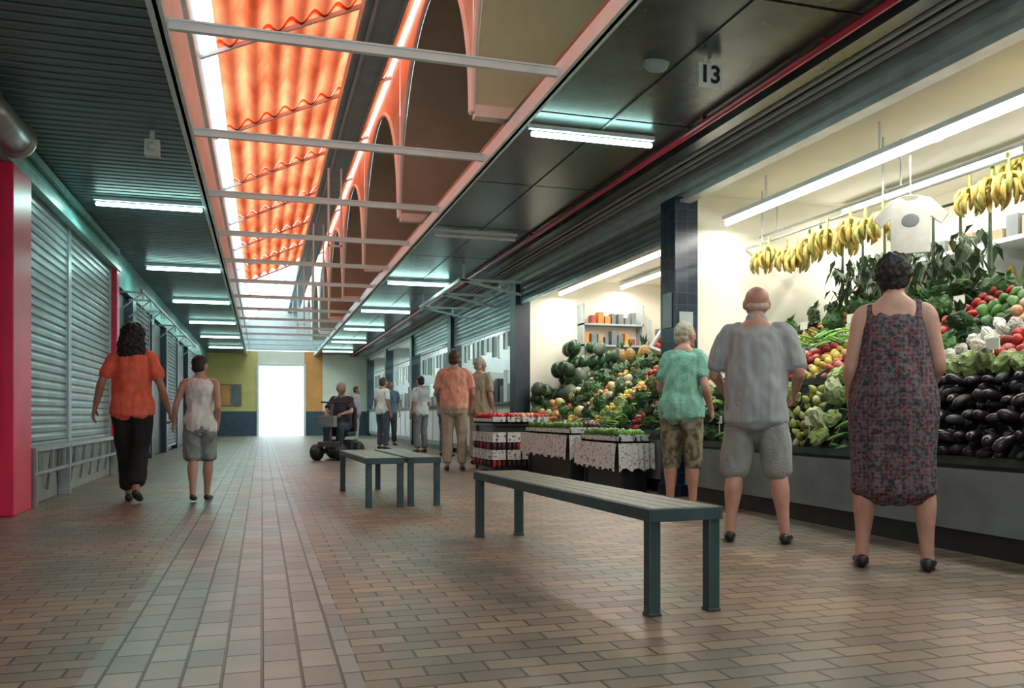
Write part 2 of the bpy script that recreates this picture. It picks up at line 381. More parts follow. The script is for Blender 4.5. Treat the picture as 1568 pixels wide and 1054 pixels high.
mb=MB();mb.tube([(3.4,YB,3.15),(3.4,YE,3.15)],[.028,.028],side=(1,0,0),seg=10,sub=1)
for y in np.arange(0,YE,1.5): mb.box(3.38,3.42,y,y+.02,3.15,3.198)
obj('fire_water_pipe',mb,mat('red_pipe_paint',(.55,.02,.07),.4))
mb=MB()
for x in(3.72,3.82,3.9): mb.tube([(x,YB,3.16),(x,YE,3.16)],[.02,.02],side=(1,0,0),seg=8,sub=1)
obj('electrical_conduit',mb,M['lgrey'])
cols=[7.6,13.1,18,23,28,33]
mb=MB();mb.box(6.6,6.75,YB,YE,0,3.3);obj('wall_right',mb,M['cream'])
mb=MB();mb.box(4.12,6.6,YB,YE,3.05,3.15);obj('ceiling_shops',mb,M['creamceil'])
for i,y in enumerate(cols): 
    mb=MB();mb.box(4.15,6.6,y+.02,y+.16,0,3.05);obj('partition_wall',mb,M['cream'] if i<2 else M['lgrey'])
for i,y in enumerate(cols):
    mb=MB();mb.box(3.95,4.2,y-.05,y+.27,0,3.0);mb.box(3.93,4.22,y-.07,y+.29,0,.12)
    o=obj('column_shopfront',mb,M['coltile'] if i==0 else M['navy'])
mb=MB();prof=[(4.0,3.2),(3.98,3.12),(4.03,3.12),(4.03,3.08),(3.99,3.07),(3.99,3.03),(4.04,3.02),(4.04,2.98),(4.0,2.97),(4.0,2.94),(4.12,2.94),(4.12,3.2)]
mb.ext(prof,YB,YE,0,True);obj('trim_shutter_box',mb,M['lsteel'])
shutter('roller_shutter',4.05,7.95,13.0,2.66,2.95,-1,M['grey'])
shutter('roller_shutter',4.05,13.4,17.9,2.35,2.95,-1,M['shutter'])
shutter('roller_shutter',4.05,18.3,22.9,2.5,2.95,-1,M['shutter'])
mb=MB()
for y in(12.9,14.5,16.4):
    mb.beam((3.0,y,2.95),(4.0,y,2.75),.04,.04);mb.beam((3.0,y,2.95),(4.0,y,2.95),.04,.04)
    for x in(3.3,3.65): mb.beam((x,y,2.95),(x,y,2.95-(x-3)*.2),.03,.03)
mb.beam((3.0,12.9,2.95),(3.0,16.4,2.95),.05,.05);mb.beam((3.05,12.9,2.95),(3.05,12.9,3.2),.03,.03);mb.beam((3.05,16.4,2.95),(3.05,16.4,3.2),.03,.03)
obj('awning_frame',mb,M['whitebar'])
mb=MB()
mb.box(-2.3,-.15,YE,YE+.2,.95,3.3,0);mb.box(1.6,2.3,YE,YE+.2,.95,3.3,1);mb.box(2.3,6.8,YE,YE+.2,.95,3.3,3)
mb.box(-2.3,-.15,YE-.02,YE+.2,0,.95,2);mb.box(1.6,6.8,YE-.02,YE+.2,0,.95,2)
mb.box(-.15,1.6,YE,YE+.2,2.75,3.3,3)
obj('wall_end',mb,[M['yellow'],M['orange'],mat('dark_blue_dado',(.045,.08,.11),.5),M['cream']])
mb=MB();mb.box(-.2,-.12,YE-.05,YE+.22,0,2.8);mb.box(1.57,1.65,YE-.05,YE+.22,0,2.8);mb.box(-.12,1.57,YE-.05,YE+.22,2.72,2.8);obj('door_frame_exit',mb,M['white'])
mb=MB();mb.box(-1.55,-.75,YE-.05,YE-.001,1.15,2.0,0);mb.box(-1.5,-1.18,YE-.06,YE-.05,1.2,1.95,1);mb.box(-1.12,-.8,YE-.06,YE-.05,1.2,1.95,2);obj('notice_board',mb,[M['wood'],M['orange'],M['grey']])
def fix(x0,x1,y,z=3.11,on=True,warm=False,power=20):
    e=empty('fluorescent_light',((x0+x1)/2,y,z));h=(x1-x0)/2
    mb=MB();mb.ext([(-.022,.04),(-.018,.075),(.018,.075),(.022,.04)],-h,h,0,True)
    o=obj('housing',mb,M['white'],e);o.rotation_euler=(0,0,math.pi/2)
    mb=MB();mb.tube([(-h+.03,0,0),(h-.03,0,0)],[.022,.022],side=(0,1,0),seg=10,sub=1);obj('tube',mb,(M['tube'] if on else M['white']),e)
    if on:
        l=bpy.data.lights.new('lamp','AREA');l.shape='RECTANGLE';l.size=2*h;l.size_y=.08;l.energy=power;l.color=(.60,1,.92)
        lo=bpy.data.objects.new('lamp',l);S.collection.objects.link(lo);lo.parent=e;lo.location=(0,0,-.03)
for i,y in enumerate([1.5,10,14.2,18.2,22.2,26.2,30.2]): fix(-1.75,-.62,y)
for i,(y,on) in enumerate([(2.3,1),(6.5,1),(10.5,0),(14.6,1),(18.7,1),(22.8,1),(26.9,1),(31,1)]): fix(2.08,3.2,y,on=bool(on))
def shoptube(x,y0,y1,z,col=(1,.97,.89),p=60):
    e=empty('hanging_strip_light',(x,(y0+y1)/2,z));h=(y1-y0)/2
    mb=MB();mb.box(-.05,.05,-h,h,.03,.07);
    for yy in np.arange(-h+.3,h,1.5): mb.box(-.008,.008,yy,yy+.016,.07,3.048-z)
    obj('housing',mb,M['white'],e)
    mb=MB();mb.tube([(0,-h,0),(0,h,0)],[.024,.024],side=(1,0,0),seg=10,sub=1);obj('tube',mb,M['tubew'],e)
    l=bpy.data.lights.new('lamp','AREA');l.shape='RECTANGLE';l.size=.1;l.size_y=2*h;l.energy=p;l.color=col
    lo=bpy.data.objects.new('lamp',l);S.collection.objects.link(lo);lo.parent=e;lo.location=(0,0,-.04)
shoptube(4.5,.5,7.5,2.75,p=90)
shoptube(5.9,.5,7.5,2.95,p=110)
shoptube(4.7,8.0,13.0,2.8,p=70);shoptube(5.8,8.0,13.0,2.95,p=70)
for a,b in[(13.4,17.8),(18.4,22.8),(23.4,27.8),(28.4,32.8)]: shoptube(5.0,a,b,2.8,(.85,1,.97),110)
mb=MB()
for y in(2.2,3.8,5.4): mb.tube([(5.1,y,3.045),(5.1,y,3.02)],[.09,.08],side=(1,0,0),sub=1,seg=18)
obj('ceiling_spotlights',mb,M['tubew'],smooth=True)
mb=MB();mb.box(-.94,-.82,7.55,7.63,2.98,3.12);mb.box(-.9,-.86,7.57,7.61,3.12,3.2);mb.tube([(-.88,7.55,3.05),(-.88,7.51,3.05)],[.04,.03],sub=1);obj('security_camera',mb,M['white'],bevel=.006)
mb=MB();mb.tube([(2.55,5.15,3.2),(2.55,5.15,3.16)],[(.1,.06),(.08,.05)],sub=1,seg=20);obj('smoke_detector',mb,M['lgrey'],smooth=True)
e=empty('stall_number_sign',(2.87,5.0,3.09))
mb=MB();mb.box(-.085,.085,-.008,.008,-.08,.08);mb.box(-.01,.01,-.005,.005,.08,.11);obj('plate',mb,M['white'],e)
c=bpy.data.curves.new('digits','FONT');c.body='13';c.size=.16;c.align_x='CENTER';c.align_y='CENTER';c.extrude=.002;c.offset=.004;c.materials.append(M['black'])
o=bpy.data.objects.new('digits',c);S.collection.objects.link(o);o.parent=e;o.location=(0,-.011,0);o.rotation_euler=(math.pi/2,0,0)
mb=MB();mb.box(3.935,3.948,7.62,7.8,1.7,2.05);mb.box(3.99,4.14,7.535,7.548,1.55,1.85);obj('price_notice',mb,M['lgrey'])
# ------------------------------------------------------------------ benches
M['benchtop']=mat('bench_top',(.15,.145,.105),.42,.1,.3,6,.2,30,stretch=(6,1,1));M['benchleg']=mat('bench_steel',(.045,.085,.093),.4,.3,.2,8)
def bench(name,p0,p1,w,h=.44,legs=(0.04,)):
    d=Vector((p1[0]-p0[0],p1[1]-p0[1]));L=d.length;e=empty(name,((p0[0]+p1[0])/2,(p0[1]+p1[1])/2,0),math.atan2(-d.x,d.y))
    mb=MB();n=4;sw=w/n
    for i in range(n): mb.box(-w/2+i*sw+.002,-w/2+(i+1)*sw-.002,-L/2,L/2,h-.025,h)
    obj('seat',mb,M['benchtop'],e,bevel=.003)
    mb=MB();mb.box(-w/2-.012,-w/2,-L/2-.01,L/2+.01,h-.055,h-.003);mb.box(w/2,w/2+.012,-L/2-.01,L/2+.01,h-.055,h-.003)
    mb.box(-w/2,w/2,-L/2-.012,-L/2,h-.055,h-.003);mb.box(-w/2,w/2,L/2,L/2+.012,h-.055,h-.003)
    obj('frame',mb,M['benchleg'],e,bevel=.003)
    k=1
    for sx in(-1,1):
        for sy in(-1,1):
            mb=MB();x=sx*(w/2-.02);y=sy*(L/2-.03);mb.box(x-.026,x+.026,y-.026,y+.026,0,h-.026);mb.box(x-.03,x+.03,y-.03,y+.03,0,.012);obj('leg_%d'%k,mb,M['benchleg'],e,bevel=.004);k+=1
bench('bench',(1.67,3.10),(1.54,5.50),.32)
bench('bench',(1.04,7.4),(.97,9.2),.32)
bench('bench',(1.40,7.45),(1.34,9.3),.28)
# ------------------------------------------------------------------ produce
PCOL={}
def P(n,c,**k):
    m=mat(n,c,k.pop('rough',.45),0,k.pop('var',.35),k.pop('scale',5),**k);PCOL[m.name]=c;return m
PM=dict(tomato=P('tomato_skin',(.46,.035,.025)),apple=P('apple_skin',(.40,.06,.04),var=.5),orange=P('orange_peel',(.64,.24,.04)),lemon=P('lemon_peel',(.62,.47,.09)),
 pear=P('pear_skin',(.40,.42,.10)),gpep=P('green_pepper_skin',(.07,.20,.025)),bright=P('bright_green',(.16,.40,.04)),leaf=P('leaf_green',(.045,.12,.03),rough=.6,var=.6),
 lleaf=P('lettuce_green',(.25,.33,.11),rough=.6,var=.5),egg=P('eggplant_skin',(.016,.010,.016),rough=.28),cauli=P('garlic_white',(.64,.61,.54),rough=.7),
 carrot=P('carrot_skin',(.7,.22,.04)),banana=P('banana_peel',(.56,.41,.10),rough=.5,var=.45,scale=9),btip=P('banana_stem',(.25,.30,.06)),peach=P('peach_skin',(.58,.30,.17),var=.4,scale=10),
 plum=P('plum_skin',(.06,.018,.035)),melon=mix2('watermelon_rind',(.012,.035,.014),(.04,.10,.035),'noise',14,.35),pump=P('pumpkin_skin',(.38,.22,.07),scale=3),
 mel2=P('melon_rind',(.38,.33,.13),scale=3),straw=P('strawberry_skin',(.50,.02,.03)))
ALT={}
def alt(m):
    if m.name not in ALT:
        c=PCOL.get(m.name,(.03,.08,.03));g=sum(c)/3
        ALT[m.name]=(mat(m.name+'_dark',[x*.45 for x in c],.5,0,.3,6),mat(m.name+'_ripe',[min(1,x*.8+g*.35+.03) for x in c],.5,0,.3,6))
    return ALT[m.name]
R3=lambda a,b,c:np.array(Euler((a,b,c)).to_matrix())
def rnd(a,b): return random.uniform(a,b)
def slope_pts(x0,z0,x1,z1,y0,y1,sz,layers=2):
    L=math.hypot(x1-x0,z1-z0);out=[]
    for l in range(layers):
        nx=max(1,int((L-sz*l)/sz));ny=max(1,int((y1-y0-sz*l)/sz))
        for i in range(nx):
            for j in range(ny):
                t=(i+.5+(.3*l))/nx
                if t>1: continue
                y=y0+(j+.5)/ny*(y1-y0)
                nr=np.array((-(z1-z0)/L,0,(x1-x0)/L))
                p=np.array((x0+(x1-x0)*t,y,z0+(z1-z0)*t))+nr*(sz*.42+l*sz*.7)+np.array([rnd(-.16,.16)*sz for _ in range(3)])
                out.append(p)
    return out
KIND={'tomato':(APPLE,(1,1,.9),.075),'apple':(APPLE,(1,1,1),.08),'orange':(LOW,(1,1,1),.08),'lemon':(LOW,(.8,.8,1.1),.07),'pear':(EGG,(.8,.8,.45),.085),'gpep':(PEP,(1,1,1),.085),
 'bright':(CUC,(.5,.5,.8),.075),'leaf':(None,(1,1,1),.15),'lleaf':(None,(1,1,1),.14),'egg':(EGG,(.8,.8,.9),.10),'cauli':(LETS[0],(1,1,1),.09),'carrot':(CUC,(.6,.6,1),.075),
 'peach':(LOW,(1,1,1),.08),'plum':(LOW,(1,1,1),.06),'mel2':(LOW,(1,1,1.25),.13),'pump':(LOW,(1,1,.8),.14),'melon':(LOW,(1,1,1.2),.22),'straw':(APPLE,(.8,.8,1),.045),'gcuc':(CUC,(.6,.6,.9),.08)}
NM={'bright':'green_bean_pile','leaf':'leafy_greens_pile','lleaf':'lettuce_pile','egg':'eggplant_pile','cauli':'garlic_pile','gpep':'green_pepper_pile','mel2':'melon_pile','pump':'pumpkin_pile','melon':'watermelon_pile','straw':'strawberry_pile','gcuc':'cucumber_pile'}
def leaves(mb,p,n,r0,r1,up=(.05,.13),w0=.025,mi=0):
    for q in range(n):
        a=rnd(0,6.28);b=np.array(p,float);t=b+np.array((math.cos(a)*rnd(r0,r1),math.sin(a)*rnd(r0,r1),rnd(*up)));w=np.array((-math.sin(a),math.cos(a),0))*w0;m_=(b+t)/2+np.array((0,0,.025))
        mb.add([b,m_-w,t,m_+w,m_-np.array((0,0,.012))],[(0,1,4),(0,4,3),(1,2,4),(4,2,3)],mi)
def pile(kind,x0,z0,x1,z1,y0,y1,layers=2,parent=None):
    T,sc,sz=KIND[kind];mb=MB();pm=PM['gpep' if kind=='gcuc' else kind]
    for p in slope_pts(x0,z0,x1,z1,y0,y1,sz,layers):
        r=sz*.52*rnd(.84,1.12);u=random.random();mi=1 if u<.16 else (2 if u<.32 else 0)
        if T is None: mb.ell(p,(r*1.15,r*1.15,r*1.05),mi,random.choice(LETS),R3(rnd(0,6),rnd(0,6),rnd(0,6)))
        else:
            lng=kind in('egg','bright','carrot','gcuc')
            rot=R3(rnd(-.3,.3),1.57+rnd(-.5,.5),rnd(-.4,.4)) if lng else R3(rnd(-1,1),rnd(-1,1),rnd(0,6))
            mb.ell(p,tuple(r*c for c in sc),mi,T,rot)
        if kind in('leaf',): leaves(mb,p+np.array((0,0,.02)),6,.05,.09,mi=mi)
        if kind=='lleaf': leaves(mb,p,4,.04,.08,(.0,.06),.03,mi=mi)
    return obj(NM.get(kind,kind+'_pile'),mb,[pm,*alt(pm)],parent,smooth=(T is not None and kind!='cauli'))
M['rimdark']=mat('dark_crate_plastic',(.035,.05,.045),.5,0,.4,6)
def stand(name,y0,y1,tiers,base,secs):
    e=empty(name,(0,0,0))
    mb=MB();bx,bz=base
    mb.box(bx,tiers[-1][2]+.05,y0,y1,.14,bz,0);mb.box(bx+.04,tiers[-1][2],y0,y1,0,.14,1)
    obj('counter_base',mb,[M['grey'],M['black']],e)
    mb=MB()
    for (x0,z0,x1,z1) in tiers:
        mb.ext([(x0,bz-.001 if z0-.06<bz else z0-.25),(x0,z0),(x1,z1),(x1,bz if z0-.06<bz else z0-.25)],y0,y1,1,True)
        mb.beam((x0-.008,y0,z0+.01),(x0-.008,y1,z0+.01),.015,.05,0)
        for k in range(secs+1):
            y=y0+(y1-y0)*k/secs;mb.beam((x0,y,z0+.03),(x1,y,z1+.03),.015,.07,0)
    obj('tier_shelves',mb,[M['rimdark'],M['black']],e)
    x,z=tiers[-1][2],tiers[-1][3];mb=MB();mb.box(x,x+.05,y0,y1,bz,z-.02);obj('back_panel',mb,M['black'],e)
    return e
T1=[(3.99,.54,4.30,1.0),(4.32,1.08,4.85,1.36),(4.90,1.42,5.45,1.70)]
stand('produce_display_stand',1.2,7.35,T1,(3.95,.5),20)
A=['egg']*12+['gcuc','lleaf','pear','lleaf','pear','gcuc','leaf','lleaf']
B=['orange','peach','peach','peach','orange','tomato','peach','peach','tomato','tomato','cauli','leaf','tomato','orange','apple','lemon','tomato','cauli','apple','pear']
C=['leaf','orange','tomato','leaf','leaf','gpep','leaf','tomato','cauli','leaf','peach','gpep','tomato','leaf','bright','bright','cauli','leaf','orange','leaf']
def runs(K,y0,dy,T,skip=0):
    i=0;x0,z0,x1,z1=T
    while i<len(K):
        j=i
        while j<len(K) and K[j]==K[i]: j+=1
        pile(K[i],x0+.02,z0,x1-.01,z1,y0+i*dy+.015,y0+j*dy-.015,2);i=j
for K,T in zip((A,B,C),T1): runs(K,1.2,.3075,T)
pile('lleaf',4.24,1.05,4.38,1.10,1.6,5.6,1)
pile('leaf',5.42,1.72,5.6,1.8,1.5,3.4,2);pile('leaf',5.42,1.72,5.6,1.8,5.0,7.2,1)
pile('bright',4.62,1.40,4.85,1.48,5.9,6.8,3)
# small price cards stuck in the produce
mb=MB()
for x,z,ys in((4.30,1.10,np.arange(2.2,7.2,.62)),(4.88,1.50,np.arange(2.4,7.2,.62)),(4.02,.62,np.arange(4.9,7.2,.62))):
    for y in ys:
        y+=rnd(-.08,.08);mb.beam((x,y,z),(x,y,z+.14),.006,.006);mb.box(x-.006,x-.001,y-.05,y+.05,z+.12,z+.19)
obj('price_cards',mb,M['creamceil'])
e=empty('rear_shelf');mb=MB();mb.box(6.1,6.59,.8,7.5,0,1.0);mb.box(6.1,6.59,.8,7.5,1.85,1.9)
for y in(.8,2.5,4.2,5.9,7.45): mb.box(6.1,6.59,y,y+.04,1.0,2.3)
mb.box(6.1,6.59,.8,7.5,2.3,2.34);obj('shelf_frame',mb,M['white'],e)
mb=MB();
for y in np.arange(1,7.3,.16):
    mb.tube([(6.3,y,1.9),(6.3,y,2.02),(6.3,y,2.12)],[.045,.045,.02],sub=2,seg=8,mi=random.randrange(3))
    mb.box(6.2,6.45,y,y+.12,2.34,2.34+rnd(.08,.22),random.randrange(3,5))
obj('jars',mb,[PM['tomato'],PM['gpep'],PM['lemon'],M['grey'],M['wood']],e,smooth=False)
BAN=MB()
def bunch(mb,c,s=1,rz=0):
    c=np.array(c)
    mb.tube([c+(0,0,.10*s),c+(0,0,.02*s),c-(0,0,.03*s)],[.012,.016,.022],sub=1,seg=6,mi=1)
    for row in range(2):
        n=7-row
        for i in range(n):
            a=rz+i/n*2*math.pi+row*.4+rnd(-.1,.1);d=np.array((math.cos(a),math.sin(a),0));z=-row*.05*s
            pts=[c+d*.015+(0,0,z),c+d*.065*s+(0,0,z-.01*s),c+d*.095*s+(0,0,z-.07*s),c+d*.08*s+(0,0,z-.13*s),c+d*.065*s+(0,0,z-.15*s)]
            mb.tube(pts,[.008,.017*s,.020*s,.014*s,.005],side=(-d[1],d[0],0),seg=6,sub=2,mi=0 if random.random()<.7 else 2)
for y in np.arange(2.7,7.45,.17):
    if 4.8<y<5.3: continue
    bunch(BAN,(4.78+rnd(-.05,.05),y,2.42+rnd(-.05,.05)),rnd(.9,1.1),rnd(0,6))
for y in np.arange(2.4,4.7,.17): bunch(BAN,(4.95+rnd(-.05,.05),y,2.55),rnd(.9,1.1),rnd(0,6))
obj('banana_bunches',BAN,[PM['banana'],PM['btip'],P('banana_greenish',(.34,.34,.09))],smooth=True)
mb=MB();mb.tube([(4.78,2,2.53),(4.78,7.6,2.53)],[.012,.012],side=(1,0,0),seg=8,sub=1);mb.tube([(4.95,2,2.66),(4.95,7.6,2.66)],[.012,.012],side=(1,0,0),seg=8,sub=1)
for y in(2.2,3.9,5.6,7.3): mb.beam((4.78,y,2.53),(4.78,y,3.048),.01,.01);mb.beam((4.95,y,2.66),(4.95,y,3.048),.01,.01)
obj('hanging_rail',mb,M['steel'])
mb=MB()
for i in range(330):
    y=rnd(5.4,7.3) if i<240 else rnd(2.4,3.7);leaves(mb,(rnd(5.5,5.8),y,rnd(1.9,2.40) if i<240 else rnd(2.2,2.5)),2,.05,.1,(-.2,-.06),.03)
for y in list(np.arange(5.4,7.3,.3))+list(np.arange(2.4,3.7,.3)): mb.tube([(5.65,y,2.62),(5.65,y,2.0 if y>5 else 2.3)],[.01,.02],sub=1,seg=6)
mb.tube([(5.65,2.2,2.62),(5.65,7.55,2.62)],[.012,.012],side=(1,0,0),seg=6,sub=1)
obj('hanging_herb_bunches',mb,mat('dried_herb_green',(.05,.085,.04),.6,0,.6,5))
e=empty('hanging_tshirt',(4.55,5.05,2.0),-math.radians(42))
out=[(-.13,0),(.13,0),(.135,.26),(.2,.2),(.25,.27),(.13,.40),(.06,.41),(.03,.385),(-.03,.385),(-.06,.41),(-.13,.40),(-.25,.27),(-.2,.2),(-.135,.26)]
mb=MB();n=len(out);mb.add([(x,-.012,z) for x,z in out]+[(x,.012,z) for x,z in out],[tuple(range(n)),tuple(range(2*n-1,n-1,-1))]+[(i,(i+1)%n,(i+1)%n+n,i+n) for i in range(n)])
obj('shirt',mb,mat('white_cotton',(.55,.54,.50),.8),e,bevel=.004)
mb=MB();mb.ell((0,-.014,.24),(.06,.003,.05));obj('print',mb,M['grey'],e)
mb=MB();mb.tube([(-.12,0,.395),(0,0,.43),(.12,0,.395)],[.006]*3,seg=6);mb.tube([(0,0,.43),(0,0,.62),(0,0,.72)],[.005]*3,seg=6);obj('hanger',mb,M['steel'],e)
e=empty('weighing_scale',(5.62,4.55,1.80),-math.radians(50))
mb=MB();mb.box(-.12,.12,-.1,.1,0.0,.06);mb.box(-.05,.05,-.04,.04,.06,.14);mb.box(-.13,.13,-.05,.05,.12,.36);obj('body',mb,M['grey'],e,bevel=.03)
mb=MB();mb.tube([(0,-.052,.24),(0,-.056,.24)],[.095,.095],side=(1,0,0),seg=28,sub=1);obj('dial',mb,M['lgrey'],e)
mb=MB();mb.box(-.004,.004,-.075,-.07,.24,.31);obj('needle',mb,M['black'],e)
mb=MB();mb.box(-.15,.15,-.11,.11,.40,.412);mb.box(-.02,.02,-.02,.02,.36,.40);obj('pan',mb,M['steel'],e,bevel=.003)
mb=MB();mb.box(5.5,5.9,3.5,4.95,1.76,1.80);mb.box(5.86,5.9,3.5,4.95,1.8,2.35);obj('scale_shelf',mb,M['creamceil'])
# ---- stall 2
T2=[(4.05,.62,4.45,.90),(4.47,.97,4.95,1.22),(5.0,1.28,5.5,1.55)]
stand('produce_display_stand',7.95,13.0,T2,(4.0,.55),16)
A=['gcuc','leaf','tomato','leaf','bright','lleaf','lemon','leaf','mel2','lemon','leaf','orange','mel2','pump','leaf','melon']
B=['tomato','leaf','apple','leaf','lleaf','orange','lemon','leaf','mel2','orange','leaf','leaf','mel2','melon','melon','melon']
C=['tomato','tomato','leaf','gpep','lemon','leaf','leaf','apple','leaf','leaf','orange','leaf','melon','melon','melon','melon']
for K,T in zip((A,B,C),T2): runs(K,7.95,.3156,T)
pile('melon',5.0,1.75,5.4,1.9,12.3,12.9,1);pile('melon',4.5,1.4,4.95,1.6,12.1,12.9,1);pile('melon',4.15,1.0,4.5,1.25,12.3,12.95,1);pile('melon',4.7,1.75,4.95,1.85,12.45,12.95,1)
mb=MB()
for y in np.arange(8.2,12.2,.28):
    c=np.array((5.3+rnd(-.1,.1),y,1.72));mb.ell(c,(.07,.07,.11),0,LOW);leaves(mb,c+(0,0,.09),9,.02,.08,(.08,.2),.015,1)
obj('pineapple_row',mb,[P('pineapple_skin',(.30,.18,.05)),PM['leaf']])
e=empty('tilted_tomato_crate',(4.85,9.1,1.70),math.radians(-60));
mb=MB();mb.box(-.3,.3,-.02,.02,-.25,.25);
for a in((-.3,-.27,-.25,.25),(.27,.3,-.25,.25),(-.3,.3,-.25,-.22),(-.3,.3,.22,.25)): mb.box(a[0],a[1],-.1,.02,a[2],a[3])
o=obj('crate',mb,M['white'],e);o.rotation_euler=(-.5,.35,0)
mb=MB()
for i in range(6):
    for j in range(5): mb.ell((-.22+i*.088,-.05,-.18+j*.088),(.045,.045,.045),0,LOW)
o=obj('tomatoes',mb,PM['tomato'],e,smooth=True);o.rotation_euler=(-.5,.35,0)
mb=MB();
for y in(8.3,9.9,11.5): mb.box(6.2,6.58,y,y+1.3,1.5,1.54);mb.box(6.2,6.58,y,y+1.3,2.0,2.04);mb.box(6.2,6.24,y,y+.04,0,2.4);mb.box(6.2,6.24,y+1.26,y+1.3,0,2.4)
for y in np.arange(8.4,12.7,.21):
    if random.random()<.85: mb.box(6.3,6.5,y,y+rnd(.08,.17),1.54,1.54+rnd(.12,.35),random.randrange(1,4))
    if random.random()<.85: mb.box(6.3,6.5,y,y+rnd(.08,.17),2.04,2.04+rnd(.12,.3),random.randrange(1,4))
# shelves on the partition wall
for z in(1.95,2.3): mb.box(5.05,6.15,12.86,13.11,z,z+.03)
for x in(5.05,6.12): mb.box(x,x+.03,12.86,13.11,1.6,2.65)
for z in(1.98,2.33):
    for x in np.arange(5.1,6.05,.12):
        if random.random()<.9: mb.box(x,x+rnd(.06,.1),12.9,13.05,z,z+rnd(.1,.28),random.choice([1,2,3,4]))
obj('stocked_back_shelf',mb,[M['lgrey'],M['grey'],PM['orange'],M['wood'],PM['apple']])
M['print']=mix2('printed_carton',(.05,.05,.06),(.62,.62,.60),'noise',26,.7,.36,.46)
M['cloth_f']=mix2('lace_cloth',(.60,.60,.58),(.30,.22,.21),'noise',34,.8,.55,.62)
def crate_table(name,x0,x1,y0,y1,h,rows,fruit,cloth=None):
    e=empty(name);mb=MB();mb.box(x0+.02,x1-.02,y0+.03,y1-.03,h-.04,h,1)
    for x in(x0+.03,x1-.07):
        for y in(y0+.04,y1-.08): mb.box(x,x+.04,y,y+.04,0,h-.04,1)
    mb.box(x0+.05,x1-.05,y0+.08,y1-.08,.02,h-.05,1)
    obj('table',mb,[M['wood'],M['black']],e)
    nx=max(2,int((x1-x0)/.2));w=(x1-x0)/nx;mb=MB();mf=MB()
    for r in range(rows):
        z0=h-.25*(rows-r-1)
        for i in range(nx):
            a=x0+i*w
            if r==rows-1:
                mb.box(a+.01,a+w-.01,y0,y1,z0,z0+.02);mb.box(a+.01,a+w-.01,y0,y0+.015,z0,z0+.09)
                mb.box(a+.01,a+.02,y0,y1,z0,z0+.07);mb.box(a+w-.02,a+w-.01,y0,y1,z0,z0+.07)
                for u in np.arange(a+.05,a+w-.03,.055):
                    for v in np.arange(y0+.05,y1-.03,.07): mf.ell((u,v,z0+.1+rnd(-.01,.02)),(.034,.034,.034),fruit[i%len(fruit)],LOW)
            else:
                mb.box(a+.015,a+w-.015,y0-.01,y0+.05,z0-.02,z0+.12)
                for u in np.arange(a+.05,a+w-.03,.065): mf.ell((u,y0+.02,z0-.07),(.03,.03,.055),3 if random.random()<.7 else 0,LOW)
        if r<rows-1:
            for y in np.arange(y0+.1,y1-.18,.2):
                mb.box(x0-.01,x0+.05,y,y+.17,z0-.02,z0+.12);mf.ell((x0+.02,y+.05,z0-.08),(.03,.03,.055),3,LOW);mf.ell((x0+.02,y+.12,z0-.08),(.03,.03,.055),0 if random.random()<.3 else 3,LOW)
    obj('cartons',mb,M['print'],e);obj('fruit',mf,[PM['straw'],PM['gpep'],PM['bright'],PM['plum'],PM['peach']],e,smooth=True)
    if cloth:
        mc=MB();V=[];F=[];n=60
        for k in range(2):
            for i in range(n+1):
                t=i/n;x=x0-.02+(x1-x0+.04)*t;V.append((x,y0-.04-.012*math.sin(t*40)-(.02 if k==0 else 0),(h-.30+.04*abs(math.sin(t*9))) if k==0 else h+.0))
        for i in range(n): F.append((i,i+1,i+n+2,i+n+1))
        mc.add(V,F);V=[(x0-.05-.012*math.sin(i*1.3)-(.02 if k==0 else 0),y0-.04+(y1-y0+.05)*i/60,(h-.30+.04*abs(math.sin(i*.4))) if k==0 else h) for k in range(2) for i in range(61)]
        mc.add(V,[(i,i+1,i+62,i+61) for i in range(60)])
        obj('tablecloth',mc,cloth,e,smooth=True)
    return e
crate_table('strawberry_stand',3.10,3.98,11.4,12.5,.70,3,[0,0,4,0])
crate_table('fruit_crate_table',3.5,3.95,9.35,11.1,.58,1,[1,3,0],M['cloth_f'])
crate_table('vegetable_crate_table',3.58,3.95,8.1,9.2,.52,1,[1,2],M['cloth_f'])
